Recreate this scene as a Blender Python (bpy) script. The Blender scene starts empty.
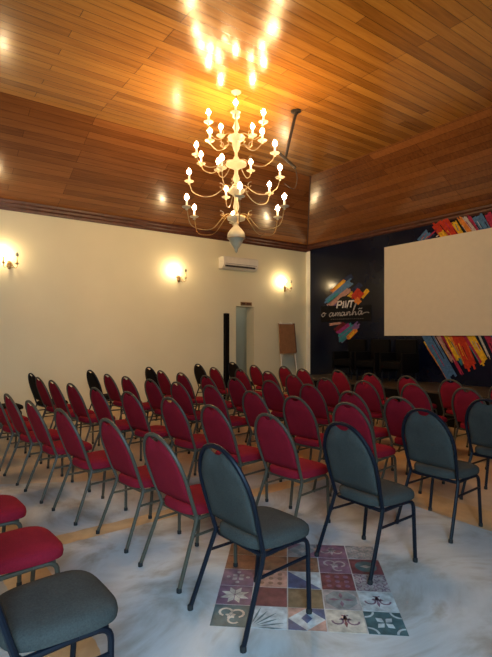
import bpy, bmesh, math, random
from mathutils import Vector, Matrix
random.seed(7)
PI = math.pi
C = bpy.context.scene.collection
S = bpy.context.scene

# ------------------------------------------------------------------ camera
CAMH = 1.45
FPX, CX, HY = 475.0, 246.0, 336.0
cd = bpy.data.cameras.new('camera'); cam = bpy.data.objects.new('camera', cd); C.objects.link(cam)
cam.location = (0, 0, CAMH); cam.rotation_euler = (PI/2, 0, math.atan2(-.589, .808))
cd.sensor_fit = 'HORIZONTAL'; cd.sensor_width = 36; cd.lens = 36*FPX/492; cd.shift_y = 7.5/492
cd.clip_start = .02
S.camera = cam

# ------------------------------------------------------------------ world, daylight, exposure
w = bpy.data.worlds.new('world'); S.world = w; w.use_nodes = True
w.node_tree.nodes['Background'].inputs[0].default_value = (.45, .65, 1, 1)
w.node_tree.nodes['Background'].inputs[1].default_value = .8
S.view_settings.view_transform = 'Standard'; S.view_settings.look = 'None'
S.view_settings.gamma = 1; S.view_settings.use_curve_mapping = False
S.view_settings.exposure = 0.08
DAY_W = 265.0
BULB = 375.0
SCONCE = 430.0
# daylight from an assumed doorway, unseen behind the camera, placed for its light
ld = bpy.data.lights.new('daylight_assumed_doorway', 'AREA'); ld.shape = 'RECTANGLE'; ld.size = 1.5; ld.size_y = 2.3
ld.energy = DAY_W; ld.color = (.40, .70, 1)
lo = bpy.data.objects.new('daylight_assumed_doorway', ld); C.objects.link(lo)
lo.location = (-.60, -1.45, 2.15); lo.rotation_euler = (PI/2-.5, 0, -.12)

# ------------------------------------------------------------------ room numbers
XR, YL = 8.53, 9.01            # stage wall plane, cream wall plane
XW, YS = -1.6, -1.3            # the two walls out of view
ZC, ZF = 3.75, 4.633           # eave height, flat ceiling height
IX, IY = 1.93, 2.13             # how far the sloping panels come in

def ray(px, py):
    a = (px-CX)/FPX
    return Vector((a*.808+.589, -a*.589+.808, (HY-py)/FPX))
def on_x(px, py, x):
    d = ray(px, py); return d*(x/d.x)+Vector((0, 0, CAMH))
def on_y(px, py, y):
    d = ray(px, py); return d*(y/d.y)+Vector((0, 0, CAMH))
def on_z(px, py, z):
    d = ray(px, py); return d*((z-CAMH)/d.z)+Vector((0, 0, CAMH))

# ------------------------------------------------------------------ materials
def nt(name):
    m = bpy.data.materials.new(name); m.use_nodes = True
    t = m.node_tree; b = t.nodes['Principled BSDF']
    return m, t, b
def setb(b, **k):
    for n, v in k.items():
        n = n.replace('_', ' ')
        b.inputs[n].default_value = v
def ramp(t, stops):
    r = t.nodes.new('ShaderNodeValToRGB'); e = r.color_ramp.elements
    while len(e) < len(stops): e.new(.5)
    for i, (p, c) in enumerate(stops): e[i].position = p; e[i].color = (*c, 1)
    return r
def noise(t, scale, detail=3, vec=None, rough=.55, dist=0):
    n = t.nodes.new('ShaderNodeTexNoise'); n.inputs['Scale'].default_value = scale
    n.inputs['Detail'].default_value = detail; n.inputs['Roughness'].default_value = rough
    n.inputs['Distortion'].default_value = dist
    if vec: t.links.new(vec, n.inputs['Vector'])
    return n
def bump(t, b, src, strength, dist=.002):
    u = t.nodes.new('ShaderNodeBump'); u.inputs['Strength'].default_value = strength; u.inputs['Distance'].default_value = dist
    t.links.new(src, u.inputs['Height']); t.links.new(u.outputs[0], b.inputs['Normal'])
def objvec(t, rot=0, scale=(1, 1, 1), loc=(0, 0, 0)):
    c = t.nodes.new('ShaderNodeTexCoord'); m = t.nodes.new('ShaderNodeMapping')
    m.inputs['Rotation'].default_value = (0, 0, rot); m.inputs['Scale'].default_value = scale; m.inputs['Location'].default_value = loc
    t.links.new(c.outputs['Object'], m.inputs['Vector']); return m.outputs[0]
def plain(name, col, rough=.5, metal=0, var=.12, scale=9, coat=0, spec=.5, bmp=0):
    m, t, b = nt(name)
    n = noise(t, scale, 3, objvec(t))
    r = ramp(t, [(.3, tuple(c*(1-var) for c in col)), (.7, tuple(min(1, c*(1+var)) for c in col))])
    t.links.new(n.outputs[0], r.inputs[0]); t.links.new(r.outputs[0], b.inputs['Base Color'])
    setb(b, Roughness=rough, Metallic=metal, Coat_Weight=coat, Specular_IOR_Level=spec)
    if bmp: bump(t, b, n.outputs[0], bmp)
    return m
def glow(name, col, s):
    m, t, b = nt(name)
    setb(b, Base_Color=(1, .9, .7, 1), Emission_Color=(*col, 1), Emission_Strength=s)
    return m

def wood(name, rot, cols=((.13, .043, .006), (.30, .115, .017), (.46, .20, .032))):
    m, t, b = nt(name)
    v = objvec(t, rot)
    br = t.nodes.new('ShaderNodeTexBrick'); t.links.new(v, br.inputs['Vector'])
    br.offset = .37; br.offset_frequency = 3
    I = br.inputs
    I['Color1'].default_value = (0, 0, 0, 1); I['Color2'].default_value = (1, 1, 1, 1); I['Mortar'].default_value = (.5, .5, .5, 1)
    I['Scale'].default_value = 1; I['Mortar Size'].default_value = .0026; I['Mortar Smooth'].default_value = .2
    I['Bias'].default_value = 0; I['Brick Width'].default_value = 2.3; I['Row Height'].default_value = .13
    vs = objvec(t, rot, (.8, 14, 14))
    n = noise(t, 2.2, 5, vs, .6, .4)
    n2 = noise(t, .8, 2, v)
    add = t.nodes.new('ShaderNodeMath'); add.operation = 'MULTIPLY_ADD'
    t.links.new(br.outputs['Color'], add.inputs[0]); add.inputs[1].default_value = .45; 
    mm = t.nodes.new('ShaderNodeMath'); mm.operation = 'MULTIPLY'; mm.inputs[1].default_value = .72
    t.links.new(n.outputs[0], mm.inputs[0]); t.links.new(mm.outputs[0], add.inputs[2])
    r = ramp(t, [(.15, cols[0]), (.5, cols[1]), (.9, cols[2])])
    t.links.new(add.outputs[0], r.inputs[0])
    mx = t.nodes.new('ShaderNodeMixRGB'); mx.blend_type = 'MIX'; mx.inputs[2].default_value = (.045, .014, .005, 1)
    t.links.new(br.outputs['Fac'], mx.inputs[0]); t.links.new(r.outputs[0], mx.inputs[1])
    t.links.new(mx.outputs[0], b.inputs['Base Color'])
    rr = ramp(t, [(.3, (.15,)*3), (.75, (.27,)*3)]); t.links.new(n.outputs[0], rr.inputs[0]); t.links.new(rr.outputs[0], b.inputs['Roughness'])
    setb(b, Coat_Weight=.12, Coat_Roughness=.12, Specular_IOR_Level=.38)
    sub = t.nodes.new('ShaderNodeMath'); sub.operation = 'SUBTRACT'
    t.links.new(n2.outputs[0], sub.inputs[0]); t.links.new(br.outputs['Fac'], sub.inputs[1])
    bump(t, b, sub.outputs[0], .4, .006)
    return m

M = {}
M['wood_x'] = wood('ceiling boards along the cream wall', 0)
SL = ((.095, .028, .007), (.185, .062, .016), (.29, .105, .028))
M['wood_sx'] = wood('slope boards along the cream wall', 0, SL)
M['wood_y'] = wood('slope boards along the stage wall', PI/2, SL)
M['crown'] = plain('dark red brown moulding', (.075, .020, .009), .5, var=.3)
def wallmat():
    m, t, b = nt('cream painted plaster')
    v = objvec(t); n = noise(t, .7, 3, v); n2 = noise(t, 60, 3, v)
    r = ramp(t, [(.3, (.65, .59, .385)), (.7, (.71, .645, .43))])
    t.links.new(n.outputs[0], r.inputs[0]); t.links.new(r.outputs[0], b.inputs['Base Color'])
    setb(b, Roughness=.65); bump(t, b, n2.outputs[0], .08)
    return m
M['wall'] = wallmat()
M['white'] = plain('cream white paint', (.74, .70, .58), .5, var=.04)
def floormat():
    m, t, b = nt('polished cement with marbled swirls and ochre bands')
    c = t.nodes.new('ShaderNodeTexCoord'); v = c.outputs['Object']
    n = noise(t, 1.1, 6, v, .62, 1.6); n2 = noise(t, 4.5, 5, v, .6, .8)
    r = ramp(t, [(.30, (.24, .215, .175)), (.43, (.37, .37, .35)), (.50, (.45, .475, .48)), (.58, (.51, .54, .55)), (.72, (.33, .29, .225))])
    t.links.new(n.outputs[0], r.inputs[0])
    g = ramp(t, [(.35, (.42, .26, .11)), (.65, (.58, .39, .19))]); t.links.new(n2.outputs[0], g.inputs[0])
    sx = t.nodes.new('ShaderNodeSeparateXYZ'); t.links.new(v, sx.inputs[0])
    def mth(op, a, b_, clamp=False):
        q = t.nodes.new('ShaderNodeMath'); q.operation = op; q.use_clamp = clamp
        for i, z in enumerate((a, b_)):
            if isinstance(z, (int, float)): q.inputs[i].default_value = z
            else: t.links.new(z, q.inputs[i])
        return q.outputs[0]
    X, Y = sx.outputs[0], sx.outputs[1]
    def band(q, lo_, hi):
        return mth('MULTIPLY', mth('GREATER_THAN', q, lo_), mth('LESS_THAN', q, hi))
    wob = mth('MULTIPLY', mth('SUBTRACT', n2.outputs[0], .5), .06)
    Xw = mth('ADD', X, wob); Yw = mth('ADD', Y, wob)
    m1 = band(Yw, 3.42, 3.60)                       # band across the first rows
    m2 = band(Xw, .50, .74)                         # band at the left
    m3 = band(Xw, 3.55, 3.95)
    m4 = mth('GREATER_THAN', mth('ADD', Y, mth('MULTIPLY', X, .55)), 5.6)  # warm light over the far floor, painted into its colour
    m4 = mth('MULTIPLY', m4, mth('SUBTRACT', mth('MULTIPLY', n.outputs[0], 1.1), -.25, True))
    m5 = mth('MULTIPLY', mth('GREATER_THAN', Xw, 3.55), .75)  # warm lamplight tone painted on the cement towards the stage
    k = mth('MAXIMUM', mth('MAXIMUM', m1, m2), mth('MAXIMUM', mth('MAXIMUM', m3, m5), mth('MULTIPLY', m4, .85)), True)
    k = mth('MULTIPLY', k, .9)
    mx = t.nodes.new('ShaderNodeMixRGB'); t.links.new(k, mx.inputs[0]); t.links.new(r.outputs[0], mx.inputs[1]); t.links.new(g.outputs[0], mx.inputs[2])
    t.links.new(mx.outputs[0], b.inputs['Base Color'])
    rr = ramp(t, [(.3, (.28,)*3), (.7, (.5,)*3)]); t.links.new(n2.outputs[0], rr.inputs[0]); t.links.new(rr.outputs[0], b.inputs['Roughness'])
    bump(t, b, n2.outputs[0], .12)
    return m
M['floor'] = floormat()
M['navy'] = plain('printed navy panel', (.0035, .0055, .017), .22, var=.25, scale=1.5, spec=.28)
M['black'] = plain('black matt paint', (.004, .0035, .0035), .7, spec=.08)
M['stage_top'] = plain('dark brown stage boards', (.055, .040, .028), .4, var=.3, scale=3)
M['screen'] = plain('projection screen fabric', (.60, .53, .40), .85, var=.02, spec=.1)
def fabric(name, col, col2=None):
    m, t, b = nt(name)
    v = objvec(t); n = noise(t, 160, 2, v); n2 = noise(t, 7, 3, v)
    c2 = col2 or tuple(c*.72 for c in col)
    r = ramp(t, [(.35, c2), (.65, col)]); 
    mx = t.nodes.new('ShaderNodeMath'); mx.operation = 'MULTIPLY_ADD'; mx.inputs[1].default_value = .55
    t.links.new(n.outputs[0], mx.inputs[0])
    q = t.nodes.new('ShaderNodeMath'); q.operation = 'MULTIPLY'; q.inputs[1].default_value = .45; t.links.new(n2.outputs[0], q.inputs[0])
    t.links.new(q.outputs[0], mx.inputs[2]); t.links.new(mx.outputs[0], r.inputs[0]); t.links.new(r.outputs[0], b.inputs['Base Color'])
    setb(b, Roughness=.9, Specular_IOR_Level=.12)
    bump(t, b, n.outputs[0], .3, .001)
    return m
M['red_fab'] = fabric('raspberry red weave', (.25, .0105, .024))
M['teal_fab'] = fabric('grey green weave', (.058, .060, .055), (.034, .036, .033))
M['dark_fab'] = fabric('charcoal weave', (.014, .009, .007))
M['grey_tube'] = plain('grey enamelled tube', (.066, .056, .038), .48, spec=.3)
M['black_tube'] = plain('black enamelled tube', (.005, .007, .013), .45, spec=.2)
M['rubber'] = plain('black rubber', (.01, .01, .01), .8)
M['gilt'] = plain('ivory gilt arm', (.34, .24, .12), .35, metal=.5)
M['ivory'] = plain('ivory painted turned wood', (.42, .36, .235), .4)
M['candle'] = plain('ivory candle sleeve', (.85, .78, .62), .5)
M['bulb'] = glow('lit bulb', (1, .66, .31), BULB)
M['bulb_s'] = glow('lit sconce bulb', (1, .74, .42), SCONCE)
M['unlit'] = plain('unlit smoky bulb', (.10, .085, .06), .15)
M['brass'] = plain('aged brass', (.32, .20, .08), .35, metal=.8)
M['iron'] = plain('dark iron', (.018, .012, .008), .6, spec=.3)
M['kraft'] = plain('brown board', (.25, .115, .045), .8, var=.12)
M['kraft_d'] = plain('dark brown board edge', (.09, .035, .018), .8)
M['corridor'] = plain('grey green plaster', (.34, .34, .26), .8, var=.05, scale=1)
M['grey_dark'] = plain('dark slot plastic', (.03, .025, .02), .5)
def flat(name, col, r=.55): return plain(name, tuple(c*.85 for c in col), r, var=.3, scale=24, spec=.12)
P = dict(blue=flat('print steel blue', (.07, .16, .30)), teal=flat('print teal', (.03, .20, .24)), orange=flat('print orange', (.62, .20, .03)),
         yellow=flat('print yellow', (.70, .40, .02)), red=flat('print red', (.48, .035, .015)), crimson=flat('print crimson', (.34, .02, .06)),
         violet=flat('print violet', (.16, .09, .24)), magenta=flat('print magenta', (.28, .03, .16)), peach=flat('print peach', (.40, .22, .18)),
         ink=flat('print black', (.004, .004, .006)), letter=flat('print white', (.75, .70, .66)), lace=flat('print grey', (.46, .41, .37)),
         navy=flat('print deep blue', (.012, .022, .07)), maroon=flat('print maroon', (.12, .015, .02)))

# ------------------------------------------------------------------ mesh helpers
class MB:
    def __init__(s): s.v = []; s.f = []; s.m = []; s.mats = []
    def mi(s, m):
        if m not in s.mats: s.mats.append(m)
        return s.mats.index(m)
    def add(s, vs, fs, m=None):
        o = len(s.v); s.v += [tuple(v) for v in vs]; k = s.mi(m) if m else 0
        for f in fs: s.f.append([i+o for i in f]); s.m.append(k)
    def box(s, a, b, m=None):
        x0, y0, z0 = a; x1, y1, z1 = b
        s.add([(x0,y0,z0),(x1,y0,z0),(x1,y1,z0),(x0,y1,z0),(x0,y0,z1),(x1,y0,z1),(x1,y1,z1),(x0,y1,z1)],
              [(0,3,2,1),(4,5,6,7),(0,1,5,4),(1,2,6,5),(2,3,7,6),(3,0,4,7)], m)
    def tube(s, pts, r, seg=8, m=None, closed=False, cap=True):
        pts = [Vector(p) for p in pts]; n = len(pts); rs = r if isinstance(r, (list, tuple)) else [r]*n
        up = None; rings = []
        for i, p in enumerate(pts):
            a = pts[i-1] if (i or closed) else p; b = pts[(i+1) % n] if (i < n-1 or closed) else p
            d = (b-a).normalized()
            if up is None:
                up = Vector((0, 0, 1)) if abs(d.z) < .9 else Vector((0, 1, 0))
            u = (up-d*up.dot(d)); u.normalize(); w_ = d.cross(u); up = u
            rings.append([p+(u*math.cos(2*PI*k/seg)+w_*math.sin(2*PI*k/seg))*rs[i] for k in range(seg)])
        vs = [q for g in rings for q in g]; fs = []
        for i in range(n if closed else n-1):
            j = (i+1) % n
            for k in range(seg): fs.append((i*seg+k, i*seg+(k+1) % seg, j*seg+(k+1) % seg, j*seg+k))
        if cap and not closed: fs += [tuple(range(seg))[::-1], tuple((n-1)*seg+k for k in range(seg))]
        s.add(vs, fs, m)
    def lathe(s, prof, c=(0, 0, 0), seg=16, m=None):
        vs = []; fs = []
        for r, z in prof:
            for k in range(seg): vs.append((c[0]+max(r, .0004)*math.cos(2*PI*k/seg), c[1]+max(r, .0004)*math.sin(2*PI*k/seg), c[2]+z))
        for i in range(len(prof)-1):
            for k in range(seg): fs.append((i*seg+k, i*seg+(k+1) % seg, (i+1)*seg+(k+1) % seg, (i+1)*seg+k))
        fs += [tuple(range(seg))[::-1], tuple((len(prof)-1)*seg+k for k in range(seg))]
        s.add(vs, fs, m)
    def build(s, name, mat, parent=None, smooth=True, bevel=0, angle=40):
        me = bpy.data.meshes.new(name); me.from_pydata(s.v, [], s.f)
        if s.mats:
            for m in s.mats: me.materials.append(m)
            me.polygons.foreach_set('material_index', s.m)
        else: me.materials.append(mat)
        bm = bmesh.new(); bm.from_mesh(me); bmesh.ops.recalc_face_normals(bm, faces=bm.faces)
        if bevel: bmesh.ops.bevel(bm, geom=[e for e in bm.edges if len(e.link_faces) == 2 and e.calc_face_angle() > .6], offset=bevel, segments=2, affect='EDGES', profile=.6)
        for f in bm.faces: f.smooth = smooth
        if smooth:
            for e in bm.edges:
                if len(e.link_faces) == 2 and e.calc_face_angle() > math.radians(angle): e.smooth = False
        bm.to_mesh(me); bm.free()
        o = bpy.data.objects.new(name, me); C.objects.link(o)
        if parent: o.parent = parent
        return o
def smoothline(pts, n=6):
    pts = [Vector(p) for p in pts]; P_ = [pts[0]*2-pts[1]]+pts+[pts[-1]*2-pts[-2]]; out = []
    for i in range(1, len(P_)-2):
        a, b, c, d = P_[i-1:i+3]
        for k in range(n):
            t = k/n
            out.append(.5*((2*b)+(c-a)*t+(2*a-5*b+4*c-d)*t*t+(3*b-a-3*c+d)*t**3))
    out.append(pts[-1]); return out
def fillet(pts, r, n=5):
    pts = [Vector(p) for p in pts]; out = [pts[0]]
    for i in range(1, len(pts)-1):
        a = (pts[i-1]-pts[i]); b = (pts[i+1]-pts[i]); q = min(r, a.length*.49, b.length*.49)
        p0 = pts[i]+a.normalized()*q; p2 = pts[i]+b.normalized()*q
        for k in range(n+1):
            t = k/n; out.append(p0*(1-t)**2+pts[i]*2*t*(1-t)+p2*t*t)
    out.append(pts[-1]); return out
def tag(o, label=None, cat=None, group=None, kind=None):
    for k, v in (('label', label), ('category', cat), ('group', group), ('kind', kind)):
        if v: o[k] = v
    return o
def empty(name, loc=(0, 0, 0), rz=0):
    o = bpy.data.objects.new(name, None); C.objects.link(o); o.location = loc; o.rotation_euler.z = rz; o.empty_display_size = .1
    return o
def struct(mb, name, m, **k):
    o = mb.build(name, m, smooth=False, **k); o['kind'] = 'structure'; return o

# ------------------------------------------------------------------ room shell
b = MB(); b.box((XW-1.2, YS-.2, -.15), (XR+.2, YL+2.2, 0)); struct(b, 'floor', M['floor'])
# ceiling: flat middle and four sloping panels (one thick shell)
fx0, fx1, fy0, fy1 = XW+IX, XR-IX, YS+IY, YL-IY
def slab(name, quad, m, th=.06):
    b = MB(); q = [Vector(p) for p in quad]; up = Vector((0, 0, th))
    b.add(q+[p+up for p in q], [(0,1,2,3),(7,6,5,4),(0,4,5,1),(1,5,6,2),(2,6,7,3),(3,7,4,0)])
    return struct(b, name, m)
slab('ceiling', [(fx0,fy0,ZF),(fx1,fy0,ZF),(fx1,fy1,ZF),(fx0,fy1,ZF)], M['wood_x'])
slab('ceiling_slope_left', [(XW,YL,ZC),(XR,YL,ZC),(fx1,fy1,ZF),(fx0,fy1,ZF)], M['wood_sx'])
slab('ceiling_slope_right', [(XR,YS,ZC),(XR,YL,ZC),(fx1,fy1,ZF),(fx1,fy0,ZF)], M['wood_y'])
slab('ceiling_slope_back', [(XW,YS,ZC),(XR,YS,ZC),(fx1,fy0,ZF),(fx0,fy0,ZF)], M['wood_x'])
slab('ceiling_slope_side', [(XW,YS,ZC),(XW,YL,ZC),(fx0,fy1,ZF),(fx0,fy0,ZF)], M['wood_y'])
# cream wall with the doorway
d0 = on_y(236, 330, YL).x; d1 = on_y(254, 330, YL).x; dz = on_y(245, 306.6, YL).z
WT = .30
b = MB(); b.box((XW-.2, YL, 0), (d0, YL+WT, ZC+.1)); b.box((d0, YL, dz), (d1, YL+WT, ZC+.1)); b.box((d1, YL, 0), (XR+.2, YL+WT, ZC+.1))
struct(b, 'wall_left', M['wall'])
b = MB(); b.box((d0-.9, YL+1.55, 0), (d1+1.6, YL+1.65, 2.7)); b.box((d0-1.0, YL+WT, 0), (d0-.9, YL+1.65, 2.7))
b.box((d1+1.6, YL+WT, 0), (d1+1.7, YL+1.65, 2.7)); b.box((d0-1, YL+WT, 2.7), (d1+1.7, YL+1.65, 2.8))
struct(b, 'wall_corridor', M['corridor'])
lc = bpy.data.lights.new('corridor_fill', 'AREA'); lc.size = .5; lc.energy = 4; lc.color = (1, .86, .66)  # unseen lamp added to brighten the corridor
oc = bpy.data.objects.new('corridor_fill', lc); C.objects.link(oc); oc.location = (d1+.5, YL+.95, 2.6)
b = MB(); b.box((XR, YS-.2, 0), (XR+.2, YL+.2, ZC+.1)); struct(b, 'wall_right', M['wall'])
b = MB(); b.box((XW-.2, YS-.2, 0), (-1.4, YS, ZC+.1)); b.box((.2, YS-.2, 0), (XR+.2, YS, ZC+.1)); b.box((-1.4, YS-.2, 3.35), (.2, YS, ZC+.1))  # doorway gap is assumed, cut to let the daylight in
struct(b, 'wall_back', M['wall'])
b = MB(); b.box((XW-.2, YS-.2, 0), (XW, YL+.1, ZC+.1))
struct(b, 'wall_side', M['wall'])
# crown mouldings
def crown(name, p0, p1, inward):
    prof = [(0, -.14), (.018, -.14), (.022, -.09), (.05, -.07), (.055, -.03), (.085, -.01), (.09, .03), (0, .03)]
    b = MB(); p0 = Vector(p0); p1 = Vector(p1); n = Vector(inward); vs = []
    for p in (p0, p1):
        for a, z in prof: vs.append(p+n*a+Vector((0, 0, z)))
    k = len(prof); fs = [(i, (i+1) % k, k+(i+1) % k, k+i) for i in range(k)]+[tuple(range(k))[::-1], tuple(range(k, 2*k))]
    b.add(vs, fs); return struct(b, name, M['crown'])
crown('trim_1', (XW, YL, ZC), (XR, YL, ZC), (0, -1, 0))
crown('trim_2', (XR, YS, ZC), (XR, YL, ZC), (-1, 0, 0))
# narrow cream return in the corner
b = MB(); b.box((XR-.04, YL-.16, 0), (XR, YL, ZC-.13)); struct(b, 'trim_3', M['white'])
# thin wooden battens on the ceiling breaks
def batten(name, p0, p1, r=.012):
    b = MB(); b.tube([p0, p1], r, 6); return struct(b, name, M['crown'])
batten('trim_4', (fx1, fy1, ZF-.004), (XR-.02, YL-.02, ZC+.01), .014)

# ------------------------------------------------------------------ stage
SX, SZ = 7.08, .54
b = MB(); b.box((SX, YS+.03, 0), (XR-.07, YL-.95, SZ-.03)); st = b.build('stage_platform', M['black'], smooth=False)
tag(st, 'low black stage running along the navy wall behind the last row of chairs', 'stage')
b = MB(); b.box((SX-.02, YS+.03, SZ-.03), (XR-.07, YL-.95, SZ)); o = b.build('stage_deck', M['stage_top'], st, smooth=False); o['label'] = 'dark brown deck boards'

# ------------------------------------------------------------------ navy printed panel with strokes and lettering
PX = XR-.05
pan = empty('printed_backdrop', (PX, 5.0, SZ)); tag(pan, 'navy printed wall panel with colourful brush strokes and white lettering', 'backdrop')
def kid(mb, name, m, par=pan, label=None, smooth=False):
    o = mb.build(name, m, None, smooth=smooth); o.parent = par; o.matrix_parent_inverse = Matrix.Translation(-Vector(par.location))
    if label: o['label'] = label
    return o
b = MB(); b.box((PX, YS+.02, .0), (XR-.005, YL-.165, ZC-.10)); kid(b, 'panel', M['navy'])
def poly_px(b, pts, m, off):
    """a flat printed shape, given by its corners on the panel"""
    q = [on_x(x, y, PX) for x, y in pts]; n = len(q)
    f_ = [Vector((PX-off, p.y, p.z)) for p in q]; g = [Vector((PX+.001, p.y, p.z)) for p in q]
    b.add(f_+g, [tuple(range(n))]+[(i, (i+1) % n, n+(i+1) % n, n+i) for i in range(n)], m)
def stroke_px(b, a, c, wd, m, off, rough=3):
    """a dry brush stroke from a to c: parallel bristle strips with ragged ends"""
    a = Vector(a); c = Vector(c); d = (c-a).normalized(); nn = Vector((-d.y, d.x))
    for i in range(rough):
        o0 = (i/rough-.5)*wd; o1 = ((i+1)/rough-.5)*wd
        e0 = random.uniform(-.10, .06)*(c-a).length; e1 = random.uniform(-.06, .10)*(c-a).length
        poly_px(b, [tuple(a+nn*o0+d*e0), tuple(a+nn*o1+d*e0), tuple(c+nn*o1+d*e1), tuple(c+nn*o0+d*e1)], m, off)
R_ = random.Random(3); random.seed(11)
# emblem, upper half
b = MB()
stroke_px(b, (341, 283), (352, 276), 5, P['navy'], .0015, 3)
stroke_px(b, (333, 292), (345, 281.5), 5.5, P['orange'], .002, 4)
stroke_px(b, (335, 289), (344, 281), 2.5, P['yellow'], .0025, 2)
stroke_px(b, (327, 302), (352, 281), 6.5, P['blue'], .003, 4)
stroke_px(b, (330, 305), (349, 290), 5, P['peach'], .0035, 3)
stroke_px(b, (331, 307), (340, 299), 4, P['violet'], .0025, 3)
stroke_px(b, (328, 302), (338, 294), 3.5, P['teal'], .0035, 2)
stroke_px(b, (353, 291), (361, 284), 5, P['navy'], .0015, 3)
stroke_px(b, (348, 298), (353, 293), 4, P['yellow'], .0035, 3)
stroke_px(b, (354, 299), (361, 291), 9, P['red'], .004, 5)
stroke_px(b, (356, 303), (360, 299), 6, P['orange'], .0045, 3)
stroke_px(b, (362, 297), (368, 290), 4, P['yellow'], .0025, 4)
kid(b, 'brush_stroke', None, label='blue, orange and red brush strokes above the lettering')
# emblem, lower half
b = MB()
stroke_px(b, (330, 324.5), (341, 323), 2.5, P['peach'], .002, 3)
stroke_px(b, (336, 331), (345, 324), 6, P['maroon'], .002, 4)
stroke_px(b, (339, 335), (352, 324), 4, P['teal'], .0025, 3)
stroke_px(b, (338, 333), (349, 324.5), 3.5, P['magenta'], .003, 3)
stroke_px(b, (341, 340), (358, 324.5), 6, P['violet'], .002, 4)
stroke_px(b, (340, 341), (352, 331), 5, P['teal'], .003, 3)
stroke_px(b, (348, 338), (356, 330), 4.5, P['orange'], .0035, 3)
stroke_px(b, (350, 337), (354, 332), 2, P['yellow'], .004, 2)
kid(b, 'brush_stroke', None, label='violet, teal and orange brush strokes below the lettering')
# black disc and bar behind the lettering
b = MB(); poly_px(b, [(345.8+9.8*math.cos(t*PI/10), 307-11*math.sin(t*PI/10)) for t in range(11)], P['ink'], .006)
poly_px(b, [(321, 306), (371.5, 304.5), (371.5, 321), (321, 322.5)], P['ink'], .006); kid(b, 'lettering_ground', None)
b = MB()
def pen(pts, wd, m=P['letter'], off=.010):
    q = [on_x(x, y, PX) for x, y in pts]; q = [Vector((PX-off, p.y, p.z)) for p in q]
    b.tube(q, wd, 5, m)
# PINT, the N as a pair of slashes
W1 = .019
pen([(337.2, 308.2), (338.4, 301.5)], W1); pen([(338.4, 301.7), (341.6, 301.5), (342.2, 303.0), (341.2, 304.9), (337.9, 305.2)], W1)
pen([(343.0, 308.0), (344.2, 301.2)], W1)
pen([(345.4, 307.8), (346.4, 301.2), (347.4, 307.6), (349.4, 301.0)], W1)
pen([(349.6, 301.1), (354.4, 300.8)], W1); pen([(352.0, 301.0), (350.9, 307.4)], W1)
kid(b, 'lettering', None, smooth=True, label='bold white capitals')
b = MB()
def script(pts, wd=.0105): pen([tuple(p)[:2] for p in smoothline([(x, y, 0) for x, y in pts], 5)], wd, P['lace'])
script([(323.6, 313.0), (322.0, 315.0), (323.2, 316.8), (325.2, 315.0), (324.6, 312.8), (323.4, 313.4), (326.4, 313.6)])
script([(333.2, 313.4), (331.2, 312.8), (329.6, 315.0), (330.6, 316.8), (332.8, 314.6), (333.6, 312.8), (333.2, 316.2), (335.0, 315.2)])
script([(335.0, 315.6), (336.0, 312.6), (335.8, 316.0), (337.4, 312.8), (338.4, 313.0), (338.0, 316.0), (339.6, 312.6), (340.6, 313.2), (340.2, 315.8), (341.6, 315.2)])
script([(344.6, 312.6), (342.8, 312.2), (341.6, 314.4), (342.6, 315.8), (344.4, 314.0), (345.0, 312.2), (344.8, 315.4), (346.4, 314.6)])
script([(346.6, 315.2), (347.4, 311.8), (347.2, 315.2), (349.0, 311.8), (350.2, 312.4), (349.8, 315.2), (351.4, 314.4)])
script([(352.0, 314.6), (354.6, 308.4), (356.4, 303.8), (355.6, 304.2), (353.4, 311.0), (352.6, 315.0), (354.6, 311.8), (356.0, 312.2), (355.8, 314.8), (357.4, 314.0)])
script([(361.6, 311.2), (359.6, 310.8), (358.4, 313.2), (359.6, 314.8), (361.4, 312.6), (362.2, 310.8), (362.0, 314.4), (364.0, 313.0), (367.4, 312.2), (369.4, 312.8)])
script([(358.8, 309.0), (360.0, 308.2), (361.2, 308.8), (362.4, 307.8)])
for i in range(16):
    x = 331+i*2.1; pen([(x, 319.3-i*.04), (x+1.1, 319.2-i*.04)], .003, P['lace'])
kid(b, 'lettering', None, smooth=True, label='grey handwritten script line')
# big strokes round the screen: above ...
b = MB()
def fan(specs):
    for a, c, wd, col, off, k in specs:
        stroke_px(b, a, c, wd, P[col], off, k+1)
        a = Vector(a); c = Vector(c); d = (c-a).normalized(); nn = Vector((-d.y, d.x))
        for q in range(int(wd/2.2)):      # dry bristle streaks of other inks on the stroke
            o_ = nn*random.uniform(-.5, .5)*wd; t0 = random.uniform(0, .5); t1 = t0+random.uniform(.25, .55)
            stroke_px(b, a+o_+(c-a)*t0, a+o_+(c-a)*t1, random.uniform(.4, 1.0), P[random.choice(['orange', 'peach', 'crimson', 'teal', 'yellow', 'ink', 'ink', 'lace'])], off+.0008, 1)
fan([((421, 242), (429, 233), 9, 'blue', .002, 3), ((427, 244), (433, 234), 4, 'navy', .0025, 2), ((428, 238), (437, 229), 1.2, 'crimson', .003, 1),
     ((432, 243), (460, 221), 9, 'ink', .002, 3), ((452, 243), (436, 223), 11, 'red', .003, 4), ((456, 238), (444, 221), 9, 'red', .0035, 4),
     ((445, 238), (441, 232), 6, 'yellow', .004, 3), ((462, 237), (455, 222), 9, 'yellow', .003, 4), ((466, 235), (457, 220), 2, 'ink', .0045, 2),
     ((471, 234), (460, 218), 5, 'orange', .0032, 5), ((476, 233), (464, 217), 4, 'lace', .0034, 4), ((481, 232), (468, 217), 5, 'crimson', .003, 4),
     ((486, 231), (477, 216), 11, 'blue', .0036, 4), ((494, 229), (488, 214), 7, 'crimson', .003, 3), ((504, 227), (497, 213), 10, 'orange', .003, 3)])
kid(b, 'brush_stroke', None, label='red, yellow and blue brush strokes above the screen')
b = MB()
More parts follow.
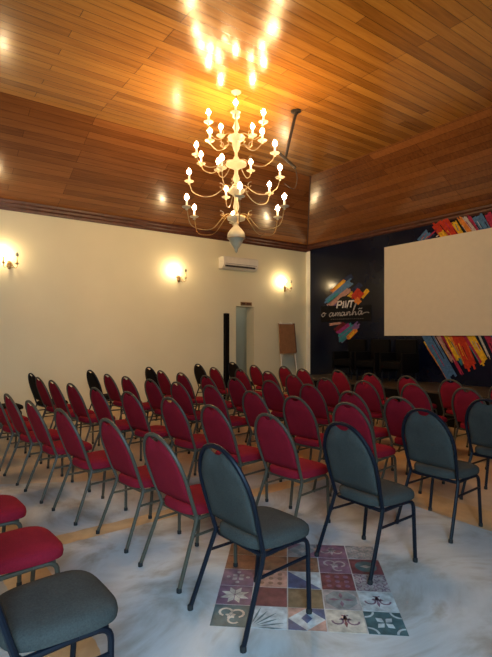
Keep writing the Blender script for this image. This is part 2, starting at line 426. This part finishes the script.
fan([((426, 341), (440, 364), 5, 'yellow', .002, 3), ((428, 346), (441, 366), 4, 'orange', .0024, 3), ((427, 334), (452, 378), 11, 'blue', .003, 4),
     ((437, 334), (452, 360), 4, 'peach', .0036, 4), ((440, 333), (461, 372), 3, 'crimson', .0034, 3), ((442, 335), (458, 362), 6, 'navy', .0028, 3),
     ((444, 333), (464, 364), 6, 'teal', .0026, 3), ((445, 333), (459, 360), 5, 'yellow', .0032, 3), ((450, 333), (466, 362), 6, 'orange', .0036, 4),
     ((457, 333), (471, 367), 12, 'red', .004, 5), ((463, 333), (480, 361), 3, 'crimson', .0044, 3), ((468, 333), (484, 362), 9, 'yellow', .0042, 4),
     ((478, 333), (489, 357), 2, 'lace', .0036, 3), ((486, 333), (496, 354), 6, 'crimson', .003, 4), ((494, 333), (506, 354), 9, 'blue', .003, 4),
     ((506, 333), (516, 350), 8, 'red', .003, 3)])
kid(b, 'brush_stroke', None, label='blue, red and yellow brush strokes below the screen')

# ------------------------------------------------------------------ projection screen
s0 = on_x(384.3, 247.4, PX-.06); s1 = on_x(384.3, 335.7, PX-.06)
scr = empty('projection_screen', (PX-.06, s0.y-1.6, s1.z)); tag(scr, 'large blank cream projection board hung on the navy stage wall', 'screen')
b = MB(); b.box((PX-.06, s0.y-3.3, s1.z), (PX-.045, s0.y, s0.z)); kid(b, 'screen_surface', M['screen'], scr)
b = MB(); b.box((PX-.044, s0.y-3.28, s1.z+.02), (PX-.006, s0.y-.02, s0.z-.02)); kid(b, 'backing_board', M['white'], scr)

# ------------------------------------------------------------------ chairs
HW = .214; LEANZ0 = .40
LEAN = [.26]
def hoop_x(z):      # back leans away from the seat
    return .152-(z-.40)*LEAN[0]
def hoop_w(z, inner=0):
    zt = .918-inner; zb = .62
    if z <= zb: return (.193+.017*(z-.40)/.22)-inner
    q = min(1, (z-zb)/(zt-zb)); return (HW-inner)*math.sqrt(max(0, 1-q**2.15))
def hoop_pts():
    pts = []
    for z in (.40, .46, .54, .62): pts.append(Vector((hoop_x(z), hoop_w(z), z)))
    zt, zb = .918, .62
    for i in range(1, 16):
        a = i/16*PI
        ca, sa = math.cos(a), math.sin(a)
        k = abs(ca)**.93*(1 if ca > 0 else -1)
        z = zb+(zt-zb)*sa**.95
        pts.append(Vector((hoop_x(z), HW*k, z)))
    for z in (.62, .54, .46, .40): pts.append(Vector((hoop_x(z), -hoop_w(z), z)))
    return pts
def chair(label, kind):
    fab, tube = {'teal': ('teal_fab', 'black_tube'), 'red': ('red_fab', 'grey_tube'), 'dark': ('dark_fab', 'black_tube')}[kind]
    t = empty('banquet_chair'); tag(t, label, 'chair')
    T = M[tube]; r = .0125; LEAN[0] = {'teal': .30, 'red': .375, 'dark': .33}[kind]
    # back hoop running down into the seat rail
    b = MB(); b.tube(hoop_pts(), r, 8); b.build('back_hoop', T, t)
    # back pad with the dip that leaves the hand hole
    b = MB(); NU, NV = 22, 9; vs = []; fs = []
    for side in (1, -1):
        for i in range(NU+1):
            u = -1+2*i/NU; y = u*.192
            # top of the pad under the hoop
            lo_, hi = .55, .905
            for _ in range(22):
                mid = (lo_+hi)/2
                if hoop_w(mid, .011) >= abs(y): lo_ = mid
                else: hi = mid
            zt = lo_-.034*math.exp(-(y/.045)**4)
            zb = .478+.008*u*u
            for j in range(NV+1):
                v = j/NV; z = zb+(zt-zb)*v
                th = .019*(max(0, 1-abs(u)**5)**.5)*(max(0, 1-abs(2*v-1)**7)**.5)+.002
                vs.append((hoop_x(z)+.002+side*th, y, z))
    n = (NU+1)*(NV+1)
    for i in range(NU):
        for j in range(NV):
            a = i*(NV+1)+j; q = [a, a+NV+1, a+NV+2, a+1]
            fs.append(q); fs.append([x+n for x in q[::-1]])
    edge = [j for j in range(NV+1)]+[i*(NV+1)+NV for i in range(1, NU+1)]+[NU*(NV+1)+j for j in range(NV-1, -1, -1)]+[i*(NV+1) for i in range(NU-1, 0, -1)]
    for k in range(len(edge)):
        a, c = edge[k], edge[(k+1) % len(edge)]; fs.append([a, c, c+n, a+n])
    b.add(vs, fs); b.build('backrest', M[fab], t, angle=70)
    # seat cushion: rounded plan, domed, thick front
    b = MB(); N = 40; rings = []
    def plan(a, sc):
        ca, sa = math.cos(a), math.sin(a); e = 2/3.6
        x = abs(ca)**e*(1 if ca > 0 else -1); y = abs(sa)**e*(1 if sa > 0 else -1)
        wd = .196+.024*(x+1)/2
        return .325+x*.212*sc, y*wd*sc
    for sc, z in ((.90, .402), (.985, .408), (1.0, .428), (.985, .447), (.93, .460), (.82, .469), (.6, .476), (.3, .479)):
        rings.append([(*plan(2*PI*k/N, sc), z-.01*(max(0, (plan(2*PI*k/N, sc)[0]-.42)/.12)**2)) for k in range(N)])
    vs = [p for g in rings for p in g]; fs = [tuple(range(N))[::-1], tuple(len(vs)-N+k for k in range(N))]
    for i in range(len(rings)-1):
        for k in range(N): fs.append((i*N+k, i*N+(k+1) % N, (i+1)*N+(k+1) % N, (i+1)*N+k))
    b.add(vs, fs); b.build('seat', M[fab], t, angle=60)
    # seat rail and front cross tube
    b = MB(); b.tube(fillet([(.47, .17, .388), (.155, .188, .388), (.155, -.188, .388), (.47, -.17, .388)], .03), r, 8)
    b.tube([(.44, -.172, .388), (.44, .172, .388)], .009, 6); b.build('seat_frame', T, t)
    for s in (1, -1):
        b = MB(); b.tube([(.155, s*.195, .415), (.138, s*.20, .36), (0, s*.222, .012)], r, 8); l = b.build('leg', T, t)
        b = MB(); b.lathe([(.013, 0), (.016, 0), (.016, .02), (.0135, .026)], (0, s*.222, 0), 8); b.build('rubber_foot', M['rubber'], l)
        b = MB(); b.tube(fillet([(.36, s*.180, .390), (.478, s*.186, .390), (.462, s*.212, .012)], .055), r, 8); l = b.build('leg', T, t)
        b = MB(); b.lathe([(.013, 0), (.016, 0), (.016, .02), (.0135, .026)], (.462, s*.212, 0), 8); b.build('rubber_foot', M['rubber'], l)
        b = MB(); b.tube([(.11, s*.204, .295), (.468, s*.194, .295)], .009, 6); b.build('stretcher', T, t)
    return t
protos = {}
def copy_tree(o, parent=None):
    c = o.copy(); C.objects.link(c)
    if parent: c.parent = parent
    for ch in list(o.children): copy_tree(ch, c)
    return c
def put(kind, x, y, rz, label, group):
    # the red and charcoal chairs are a slightly smaller model than the grey green ones
    sc = {'teal': .988, 'red': .945, 'dark': .96}[kind]
    if kind not in protos: o = protos[kind] = chair(label, kind)
    else: o = copy_tree(protos[kind])
    o.location = (x, y, 0); o.scale = (sc, sc, sc); o.rotation_euler.z = math.radians(rz); o['label'] = label; o['group'] = group
    return o
ORD = ['', 'first', 'second', 'third', 'fourth', 'fifth', 'sixth', 'seventh', 'eighth', 'ninth']
G = {'teal': 'grey green chairs along the aisle end', 'red': 'raspberry red chairs set out in rows', 'dark': 'charcoal chairs at the wall end of the rows'}
ROW = ['short row nearest the camera', 'long row nearest the camera', 'second long row', 'third long row', 'fourth long row', 'fifth long row', 'last row before the stage']
rows = [
 [('teal', .15, 1.87, 2), ('red', .15, 2.52, 4), ('red', .11, 3.17, 4)],
 [('teal', 1.26, 1.99, 4), ('red', 1.25, 2.60, 7), ('red', 1.20, 3.25, 7), ('red', 1.06, 3.92, 8), ('red', .97, 4.58, 6), ('red', .90, 5.24, 6), ('red', .84, 5.88, 6), ('red', .80, 6.50, 6), ('red', .80, 7.08, 5), ('dark', .95, 7.62, 6)],
 [('teal', 2.22, 2.035, 0), ('red', 2.24, 2.76, 6), ('red', 2.14, 3.40, 7), ('red', 2.08, 4.05, 8), ('red', 1.95, 4.72, 9), ('red', 1.80, 5.31, 8), ('red', 1.72, 5.96, 8), ('red', 1.64, 6.52, 7), ('red', 1.60, 7.10, 6), ('dark', 1.62, 7.74, 8)],
 [('teal', 3.115, 2.065, 2), ('red', 3.17, 2.82, 6), ('red', 3.09, 3.41, 7), ('red', 3.02, 4.01, 6), ('red', 2.98, 4.77, 7), ('red', 2.85, 5.35, 8), ('red', 2.74, 5.91, 8), ('red', 2.65, 6.52, 8), ('red', 2.58, 7.08, 6), ('dark', 2.56, 7.88, 8)],
 [('teal', 4.04, 2.065, 3), ('red', 3.86, 2.80, 3), ('red', 3.84, 3.38, 3), ('red', 4.01, 4.18, 4), ('red', 3.92, 4.82, 5), ('red', 3.79, 5.44, 6), ('red', 3.67, 6.00, 5), ('red', 3.62, 6.67, 5), ('red', 3.57, 7.29, 4), ('dark', 3.68, 8.03, 7)],
 [('red', 5.14, 2.84, 2), ('red', 5.06, 3.47, 3), ('red', 4.90, 4.09, 3), ('red', 4.82, 4.71, 3), ('red', 4.79, 5.35, 3), ('red', 4.93, 6.11, 2), ('red', 4.85, 6.80, 3), ('red', 4.72, 7.45, 3), ('dark', 4.87, 8.31, 4)],
 [('red', 6.06, 2.88, 1), ('red', 5.96, 3.51, 2), ('red', 5.98, 4.20, 1), ('red', 5.95, 4.85, 2), ('red', 6.03, 5.59, 1), ('red', 5.77, 6.19, 2), ('red', 5.96, 6.91, 2), ('red', 5.72, 7.54, 2), ('dark', 5.80, 8.44, 4)],
]
for ri, row in enumerate(rows):
    nr = 0
    for kind, x, y, rz in row:
        if kind == 'teal': lab = 'grey green padded chair with black frame, aisle end of the '+ROW[ri]
        elif kind == 'dark': lab = 'charcoal padded chair beside the cream wall, far end of the '+ROW[ri]
        else:
            nr += 1; lab = 'raspberry red chair, '+ORD[nr]+' red from the aisle in the '+ROW[ri]
        put(kind, x, y, rz, lab, G[kind])

# ------------------------------------------------------------------ chandelier
CHX, CHY = 3.545, 5.08
CZ = lambda py: CAMH+(HY-py)/FPX*6.20       # height for a picture row at the chandelier's distance
ch = empty('chandelier', (CHX, CHY, ZF)); tag(ch, 'large many-armed chandelier with ivory turned column and lit candle bulbs', 'chandelier')
def ck(mb, name, m, par=ch, **k):
    o = mb.build(name, m, None, **k); o.parent = par; return o
zt = lambda py: CZ(py)-ZF
b = MB(); b.lathe([(.0, 0), (.065, -.002), (.06, -.012), (.035, -.03), (.015, -.045)], seg=20); ck(b, 'ceiling_rose', M['ivory'])
b = MB(); b.tube([(0, 0, -.03), (0, 0, zt(118))], .008, 8); ck(b, 'hanging_rod', M['iron'])
pr = [(113, 0), (114, .014), (115.5, .055), (117.5, .05), (119, .02), (121, .018), (124, .032), (128, .05), (131, .03), (133, .02), (135, .06), (137, .125), (139.5, .12), (142, .06), (145, .062), (149, .048), (153, .022), (156, .022), (159, .045), (161, .05), (163, .15), (165.5, .155), (168, .08), (170, .03), (174, .028), (179, .055), (183, .028), (186, .03), (188, .08), (190, .13), (192.5, .12), (195, .06), (197, .028), (201, .03), (207, .045), (212, .026), (215, .045), (217.5, .135), (220, .128), (222, .045), (225, .03), (227, .05), (230, .09), (233, .122), (236, .132), (238.5, .128), (239.5, .112), (243, .088), (247, .05), (249.5, .022), (251, .026), (252, .016), (253.5, .0)]
b = MB(); b.lathe([(r*.88, zt(p)) for p, r in pr], seg=24); ck(b, 'column', M['ivory'], angle=60)
b = MB(); b.tube([(.116*math.cos(t*PI/12), .116*math.sin(t*PI/12), zt(238.6)) for t in range(24)], .006, 6, closed=True); ck(b, 'urn_band', M['gilt'])
def arm(ang, R, zh, zb, sag, gm):
    """one arm: hub height zh, bulb centre height zb, loop depth sag"""
    a = math.radians(ang); er = Vector((.808, -.589, 0)); ef = Vector((-.589, -.808, 0))   # picture right, towards the camera
    d = er*math.cos(a)+ef*math.sin(a); zc = zb-.13
    P_ = lambda r, z: d*r+Vector((0, 0, z))
    lowz = min(zh, zc)-sag
    pts = smoothline([P_(.03, zh+.01), P_(.10, zh+.035), P_(.17, zh-.01), P_(R*.48, lowz+.02), P_(R*.70, lowz-.005), P_(R*.92, lowz+.05), P_(R, zc-.01)], 6)
    b = MB(); b.tube(pts, .0055, 6)
    # little scroll under the arm
    c = P_(R*.42, zh-.0); sc = []
    for k in range(12):
        t_ = k/11*1.6*PI; q = .045*(1-k/14); sc.append(P_(.20+q*math.cos(t_+1.2), zh+.02+q*math.sin(t_+1.2)))
    b.tube(sc, .0045, 5)
    o = ck(b, 'arm', gm)
    cen = tuple(P_(R, zc)); 
    b = MB(); b.lathe([(.006, -.03), (.018, -.022), (.012, -.008), (.022, -.002), (.055, .006), (.062, .014), (.058, .016), (.02, .008), (.016, .012), (.022, .03), (.014, .034)], cen, 14); ck(b, 'drip_dish', M['ivory'], o)
    b = MB(); b.lathe([(.013, .028), (.0135, .075), (.0125, .10), (.008, .104)], cen, 10); ck(b, 'candle_sleeve', M['candle'], o)
    b = MB(); b.lathe([(.010, .10), (.020, .112), (.028, .128), (.026, .145), (.014, .163), (.003, .178)], cen, 10); ck(b, 'bulb', M['bulb'], o)
T4 = [163, 207, 20, 330, 85, 265]; T3 = [170, 25, 318, 255, 105]; T2 = [167, 203, 240, 18, 292]; T15 = [168, 12]; T1 = [90, 162, 18, 234, 306]
for a in T1: arm(a, .37, zt(137), zt(117), .06, M['gilt'])
for a in T15: arm(a, .345, zt(148), zt(134), .05, M['gilt'])
for a in T2: arm(a, .52, zt(163), zt(149), .08, M['gilt'])
for a in T3: arm(a, .61, zt(189), zt(175), .12, M['gilt'])
for a in T4: arm(a, .65, zt(217), zt(202), .19, M['brass'])

# ------------------------------------------------------------------ iron mount hanging from the ceiling
p0 = on_z(296, 111, ZF); dd = ray(285, 159); p1 = dd*((p0.xy.length)/(dd.xy.length)*1.0)+Vector((0, 0, CAMH))
mt = empty('ceiling_mount', p0); tag(mt, 'dark iron ceiling bracket with tilted pole and crossbar beside the chandelier', 'bracket')
rel = p1-p0
b = MB(); b.lathe([(.0, 0), (.075, -.001), (.075, -.012), (.03, -.02), (.028, -.05)], seg=14); ck(b, 'ceiling_plate', M['iron'], mt)
b = MB(); b.tube([(0, 0, -.02), rel], .021, 8); b.tube([Vector((.012, .02, -.05)), rel+Vector((.02, .02, .05))], .006, 6); ck(b, 'pole', M['iron'], mt)
e0 = ray(278.5, 152.5)*6.3+Vector((0, 0, CAMH))-p0; e1 = ray(295.5, 168)*6.45+Vector((0, 0, CAMH))-p0
mid = (e0+e1)/2
b = MB(); b.tube([e0, e1], .022, 6); b.tube([rel, mid], .014, 6); ck(b, 'crossbar', M['iron'], mt)
b = MB(); b.tube(smoothline([e1, e1+Vector((.03, 0, -.15)), e1+Vector((-.05, -.02, -.30)), mid+Vector((-.05, 0, -.32))], 6), .005, 5); ck(b, 'hanging_cable', M['iron'], mt)

# ------------------------------------------------------------------ wall sconces
def sconce(px, py, label, first=[None]):
    c = on_y(px, py, YL)
    if first[0] is None:
        s = empty('wall_sconce'); first[0] = s; tag(s, label, 'wall lamp', 'two-candle sconces on the cream wall')
        b = MB(); b.lathe([(.0, -.075), (.022, -.07), (.034, -.03), (.040, 0), (.034, .03), (.022, .07), (0, .075)], seg=12)
        b.v = [(x, y*.35-.012, z) for x, y, z in b.v]; ck(b, 'back_plate', M['brass'], s)
        for q in (-1, 1):
            b = MB(); X = q*.105
            b.tube(smoothline([(0, -.02, .01), (q*.03, -.06, .035), (q*.045, -.09, -.02), (q*.075, -.12, -.06), (X, -.13, -.035), (X, -.13, .01)], 6), .006, 6)
            b.tube(smoothline([(0, -.02, 0), (q*.02, -.05, -.05), (q*.05, -.06, -.04), (q*.05, -.06, -.01), (q*.03, -.055, -.015)], 5), .0045, 5)
            a = ck(b, 'arm', M['brass'], s); cen = (X, -.13, .01)
            b = MB(); b.lathe([(.006, -.01), (.022, .0), (.036, .008), (.034, .011), (.014, .012), (.015, .03)], cen, 12); ck(b, 'drip_dish', M['brass'], a)
            b = MB(); b.lathe([(.011, .012), (.011, .125), (.007, .13)], cen, 10); ck(b, 'candle_sleeve', M['brass'], a)
            b = MB(); b.lathe([(.008, .128), (.020, .14), (.027, .158), (.025, .173), (.014, .19), (.003, .205)], cen, 10)
            if q < 0: ck(b, 'bulb', M['bulb_s'], a)
            else: ck(b, 'bulb', M['unlit'], a)['label'] = 'unlit bulb'
        o = s
    else: o = copy_tree(first[0])
    o.location = c; o['label'] = label
sconce(9, 265, 'brass two-candle wall lamp at the far left of the cream wall')
sconce(178.5, 279, 'brass two-candle wall lamp in the middle of the cream wall, left of chandelier')
sconce(284.5, 289, 'brass two-candle wall lamp above the flip chart near the corner')

# ------------------------------------------------------------------ air conditioner
a0 = on_y(220, 256, YL-.22); a1 = on_y(253.5, 260, YL-.0); zb = on_y(224, 267.5, YL-.22).z; ztp = on_y(224, 255.5, YL-.22).z
L = (a1.x-.02)-on_y(224, 256, YL-.22).x; ax = on_y(224, 256, YL-.22).x
ac = empty('air_conditioner', (ax+L/2, YL, zb)); tag(ac, 'white split air conditioner high on the cream wall behind the chandelier', 'air conditioner')
H = ztp-zb
b = MB(); prof = [(0, 0), (-.13, -.0), (-.19, .045), (-.22, .10), (-.22, H-.03), (-.20, H), (0, H)]
vs = [(x, y, z) for x in (-L/2, L/2) for y, z in prof]; k = len(prof)
b.add(vs, [(i, (i+1) % k, k+(i+1) % k, k+i) for i in range(k)]+[tuple(range(k))[::-1], tuple(range(k, 2*k))]); ck(b, 'casing', M['white'], ac, smooth=False, bevel=.008)
b = MB(); b.box((-L/2+.05, -.205, .035), (L/2-.08, -.155, .085)); ck(b, 'air_slot', M['grey_dark'], ac, smooth=False)
b = MB(); b.box((-L/2+.05, -.225, .10), (L/2-.05, -.219, .106)); ck(b, 'front_seam', M['grey_dark'], ac, smooth=False)

# ------------------------------------------------------------------ small sign above the doorway, black post
q0 = on_y(240.5, 304, YL); q1 = on_y(251.5, 304, YL)
sg = empty('door_sign', ((q0.x+q1.x)/2, YL, q0.z)); tag(sg, 'small brown nameplate fixed over the doorway', 'sign')
b = MB(); b.box((q0.x-q1.x)/2 and (-(q1.x-q0.x)/2, -.02, -.03), ((q1.x-q0.x)/2, 0, .05)); ck(b, 'plate', M['brass'], sg, smooth=False, bevel=.004)
b = MB(); wq = (q1.x-q0.x)/2; b.box((-wq+.03, -.026, -.01), (-.04, -.019, .03)); b.box((.0, -.026, -.01), (wq-.03, -.019, .03)); ck(b, 'raised_panel', M['kraft_d'], sg, smooth=False)
v0 = on_y(225.2, 330, YL-.12); v1 = on_y(229.6, 330, YL-.12); vz = on_y(227, 313.2, YL-.12).z
ps = empty('black_post', ((v0.x+v1.x)/2, YL-.08, 0)); tag(ps, 'tall slim black post standing against the cream wall left of the doorway', 'post')
wv = (v1.x-v0.x)/2
b = MB(); b.box((-wv+.01, -.05, .02), (wv-.01, .05, vz)); ck(b, 'column', M['black'], ps, smooth=False, bevel=.008)
b = MB(); b.lathe([(.0, 0), (.079, 0), (.079, .012), (.03, .022)], seg=18); ck(b, 'base_plate', M['iron'], ps)

# ------------------------------------------------------------------ flip chart
f0 = on_y(279.5, 353, 8.50); f1 = on_y(296.5, 353, 8.50); fzb = on_y(287, 353.5, 8.50).z; fzt = on_y(287, 324, 8.50).z
fc = empty('flip_chart', ((f0.x+f1.x)/2, 8.50, 0)); tag(fc, 'brown flip chart on white tripod legs standing by the corner', 'flip chart')
wf = (f1.x-f0.x)/2
b = MB()
def tilt(z): return .05+(z-fzb)*.12
for y0 in (0,):
    vs = []
    for z in (fzb, fzt):
        for x, dy in ((-wf, -.035), (wf*.86, -.035), (wf*.86, -.012), (-wf, -.012)):
            vs.append((x+(.03 if (z == fzt and x < 0) else 0), tilt(z)+dy-.05, z))
    b.add(vs, [(0,1,2,3),(7,6,5,4),(0,4,5,1),(1,5,6,2),(2,6,7,3),(3,7,4,0)])
ck(b, 'paper_pad', M['kraft'], fc, smooth=False)
b = MB(); vs = []
for z in (fzb+.02, fzt+.02):
    for x, dy in ((-wf+.05, .0), (wf+.02, .0), (wf+.02, .02), (-wf+.05, .02)): vs.append((x, tilt(z)+dy-.05, z))
b.add(vs, [(0,1,2,3),(7,6,5,4),(0,4,5,1),(1,5,6,2),(2,6,7,3),(3,7,4,0)]); ck(b, 'board', M['kraft_d'], fc, smooth=False)
for q in (-1, 1):
    b = MB(); b.tube([(q*wf*.75, tilt(fzt)-.02, fzt+.03), (q*wf*.95, -.14, .01)], .011, 6); ck(b, 'leg', M['white'], fc)
    b = MB(); b.tube(smoothline([(q*wf*.6, tilt(fzt)-.06, fzt-.02), (q*wf*.6, tilt(fzt)-.075, fzt+.03), (q*wf*.6, tilt(fzt)-.02, fzt+.045)], 4), .008, 6); ck(b, 'paper_hook', M['white'], fc)
b = MB(); b.tube([(0, tilt(fzt)-.02, fzt), (0, .36, .01)], .011, 6); ck(b, 'leg', M['white'], fc)
b = MB(); b.box((-wf*.8, tilt(fzt)-.055, fzt-.005), (wf*.8, tilt(fzt)-.03, fzt+.015)); ck(b, 'clamp_bar', M['white'], fc, smooth=False)

# ------------------------------------------------------------------ dark armchairs on the stage
def armchair(x, y, label, first=[None]):
    if first[0] is None:
        t = empty('stage_armchair'); first[0] = t; tag(t, label, 'armchair', 'black armchairs on the stage')
        b = MB(); b.box((-.27, -.22, .28), (.24, .22, .42)); ck(b, 'seat', M['black'], t, bevel=.03)
        b = MB(); b.box((.20, -.24, .40), (.29, .24, .84)); ck(b, 'backrest', M['black'], t, bevel=.03)
        for s in (-1, 1):
            b = MB(); b.box((-.27, s*.245-.025, .2), (.27, s*.245+.025, .58)); ck(b, 'armrest', M['black'], t, bevel=.02)
        for sx in (-.22, .22):
            for s in (-.23, .23):
                b = MB(); b.tube([(sx, s, .24), (sx, s, 0)], .016, 8); ck(b, 'leg', M['black_tube'], t)
        o = t
    else: o = copy_tree(first[0])
    o.location = (x, y, SZ); o['label'] = label; o.rotation_euler.z = 0
for px, lab in ((350, 'black armchair on the stage, under the brush stroke emblem'), (373, 'black armchair on the stage, middle of the three'), (399, 'black armchair on the stage, under the screen corner')):
    p = on_x(px, 360, 7.85); armchair(7.85, p.y, lab)

# ------------------------------------------------------------------ hydraulic tile inlay: 25 patterned tiles
TA = Vector((1.249, 2.028, 0)); TU = Vector((.755, -.656, 0)); TV = Vector((.656, .755, 0)); TS = .196
TC = {k: plain('tile '+k, tuple(x*1.1+.015 for x in c), .32, var=.42, scale=16) for k, c in dict(
    cream=(.42, .40, .34), teal=(.045, .10, .11), plum=(.14, .075, .12), maroon=(.12, .032, .038), olive=(.13, .10, .055), blue=(.04, .07, .16),
    slate=(.15, .19, .20), rust=(.17, .07, .035), pink=(.34, .20, .16), grey=(.26, .25, .25), brown=(.15, .08, .045), ice=(.36, .42, .44)).items()}
grout = plain('tile grout', (.24, .22, .19), .7)
def tile(i, j, base, motif, col, col2, label):
    o = empty('patterned_tile', TA+TU*(i+.5)*TS+TV*(j+.5)*TS, math.atan2(TU.y, TU.x)); tag(o, label, 'tile', 'patterned cement tiles inlaid in the floor')
    h = TS/2-.003; z0 = .0015
    b = MB(); b.box((-h, -h, -.004), (h, h, z0), TC[base])
    L_ = [0]
    def pl(pts, c):
        L_[0] += 1; n = len(pts); dz = z0+.0002*L_[0]
        b.add([(x*h, y*h, dz) for x, y in pts]+[(x*h, y*h, z0-.001) for x, y in pts], [tuple(range(n))]+[(q, (q+1) % n, n+(q+1) % n, n+q) for q in range(n)], TC[c])
    def petal(a, r0, r1, wd, c):
        ca, sa = math.cos(a), math.sin(a); m_ = (r0+r1)/2
        pl([(r0*ca, r0*sa), (m_*ca-wd*sa, m_*sa+wd*ca), (r1*ca, r1*sa), (m_*ca+wd*sa, m_*sa-wd*ca)], c)
    def disc(cx, cy, r, c, n=12): pl([(cx+r*math.cos(2*PI*q/n), cy+r*math.sin(2*PI*q/n)) for q in range(n)], c)
    def curl(cx, cy, r, a0, a1, wd, c):
        for q in range(8):
            s0_ = a0+(a1-a0)*q/8; s1_ = a0+(a1-a0)*(q+1)/8
            pl([(cx+(r-wd)*math.cos(s0_), cy+(r-wd)*math.sin(s0_)), (cx+(r+wd)*math.cos(s0_), cy+(r+wd)*math.sin(s0_)), (cx+(r+wd)*math.cos(s1_), cy+(r+wd)*math.sin(s1_)), (cx+(r-wd)*math.cos(s1_), cy+(r-wd)*math.sin(s1_))], c); L_[0] -= 1
    if motif == 'star8':
        for q in range(8): petal(q*PI/4+PI/8, .06, .88, .17, col)
    elif motif == 'cross':
        for q in range(4): petal(q*PI/2+PI/4, .08, .5, .18, col)
        for q in range(4): disc(.62*math.cos(q*PI/2), .62*math.sin(q*PI/2), .13, col, 8)
    elif motif == 'scroll':
        for s in (-1, 1):
            curl(s*.42, .0, .30, 0 if s > 0 else PI, -PI*1.3 if s > 0 else PI*2.3, .055, col); curl(s*.2, .32, .2, PI/2, PI/2+s*PI*1.2, .05, col)
        petal(PI/2, -.1, .6, .12, col2); petal(-PI/2, -.1, .6, .1, col2)
    elif motif == 'fleur':
        curl(-.3, .3, .35, 0, PI*1.4, .07, col); curl(.35, .2, .35, PI, -PI*.4, .07, col); curl(.2, -.4, .3, PI/2, PI*1.8, .06, col)
        for q in range(5): petal(q*PI*.4+.4, .02, .32, .1, col)
    elif motif == 'rays':
        for q in range(7): a = PI/2*q/6; pl([(-.95+.35*math.cos(a), -.95+.35*math.sin(a)), (-.95+1.2*math.cos(a-.05), -.95+1.2*math.sin(a-.05)), (-.95+(1.75+.2*(q % 2))*math.cos(a), -.95+(1.75+.2*(q % 2))*math.sin(a)), (-.95+1.2*math.cos(a+.05), -.95+1.2*math.sin(a+.05))], col)
    elif motif == 'diamond':
        pl([(-1, -1), (0, -1), (-1, 0)], col); pl([(1, 1), (0, 1), (1, 0)], col); pl([(1, -1), (1, 0), (0, -1)], col2); pl([(-1, 1), (-1, 0), (0, 1)], col2); petal(PI/2, -.4, .5, .3, col)
    elif motif == 'octagon':
        pl([(.95*math.cos(PI/8+q*PI/4), .95*math.sin(PI/8+q*PI/4)) for q in range(8)], col)
        for q in range(4): petal(q*PI/2, .1, .75, .12, col2)
    elif motif == 'half': pl([(-1, 1), (-1, -1), (1, -1)], col)
    elif motif == 'rosette':
        for sx in (-1, 1):
            for sy in (-1, 1): curl(sx, sy, .55, 0, 2*PI, .05, col) if False else curl(sx*.98, sy*.98, .5, (PI if sx > 0 else -PI/2) if sy > 0 else (PI/2 if sx > 0 else 0), ((PI if sx > 0 else -PI/2) if sy > 0 else (PI/2 if sx > 0 else 0))+PI/2, .06, col)
        for q in range(4): petal(q*PI/2+PI/4, .06, .62, .2, col)
    elif motif == 'vine':
        for q in range(-2, 3):
            for s in range(-2, 3): curl(q*.4, s*.4, .15, (q+s)*1.3, (q+s)*1.3+4.2, .04, col)
    elif motif == 'dots':
        for q in range(-1, 2):
            for s in range(-1, 2): disc(q*.55, s*.55, .16, col, 8)
    elif motif == 'circle':
        disc(0, 0, .72, col, 16); petal(0, -.4, .4, .2, col2)
    b.build('tile_body', None, o, smooth=False)
tiles = [
 [('teal', 'fleur', 'cream', 'cream'), ('ice', 'rays', 'teal', 'teal'), ('ice', 'diamond', 'blue', 'pink'), ('cream', 'scroll', 'plum', 'maroon'), ('teal', 'rosette', 'ice', 'ice')],
 [('plum', 'star8', 'cream', 'cream'), ('maroon', 'none', '', ''), ('olive', 'none', '', ''), ('grey', 'octagon', 'slate', 'plum'), ('ice', 'scroll', 'plum', 'plum')],
 [('plum', 'cross', 'grey', 'grey'), ('pink', 'dots', 'brown', ''), ('ice', 'half', 'blue', ''), ('maroon', 'dots', 'plum', ''), ('grey', 'vine', 'plum', '')],
 [('rust', 'none', '', ''), ('rust', 'half', 'brown', ''), ('brown', 'dots', 'rust', ''), ('plum', 'fleur', 'grey', ''), ('maroon', 'circle', 'teal', 'grey')],
 [('brown', 'none', '', ''), ('rust', 'cross', 'brown', ''), ('slate', 'diamond', 'grey', 'plum'), ('plum', 'scroll', 'grey', 'grey'), ('grey', 'vine', 'slate', '')]]
DESC = {'fleur': 'curling leaves', 'rays': 'spreading rays', 'diamond': 'diamonds', 'scroll': 'scrolls', 'rosette': 'a four-petal rosette', 'star8': 'an eight-point star', 'none': 'no pattern',
        'octagon': 'an octagon', 'cross': 'a small cross', 'dots': 'dots', 'half': 'a diagonal split', 'vine': 'tangled vines', 'circle': 'a disc'}
CN = {'ice': 'pale blue'}
RW = ['nearest row of inlay', 'second row of inlay', 'middle row of inlay', 'fourth row of inlay', 'farthest row of inlay']
for j, rw in enumerate(tiles):
    for i, (base, mo, c1, c2) in enumerate(rw):
        tile(i, j, base, mo, c1 or base, c2 or c1 or base, '%s tile with %s, %s from left, %s' % (CN.get(base, base), DESC[mo], ORD[i+1], RW[j]))
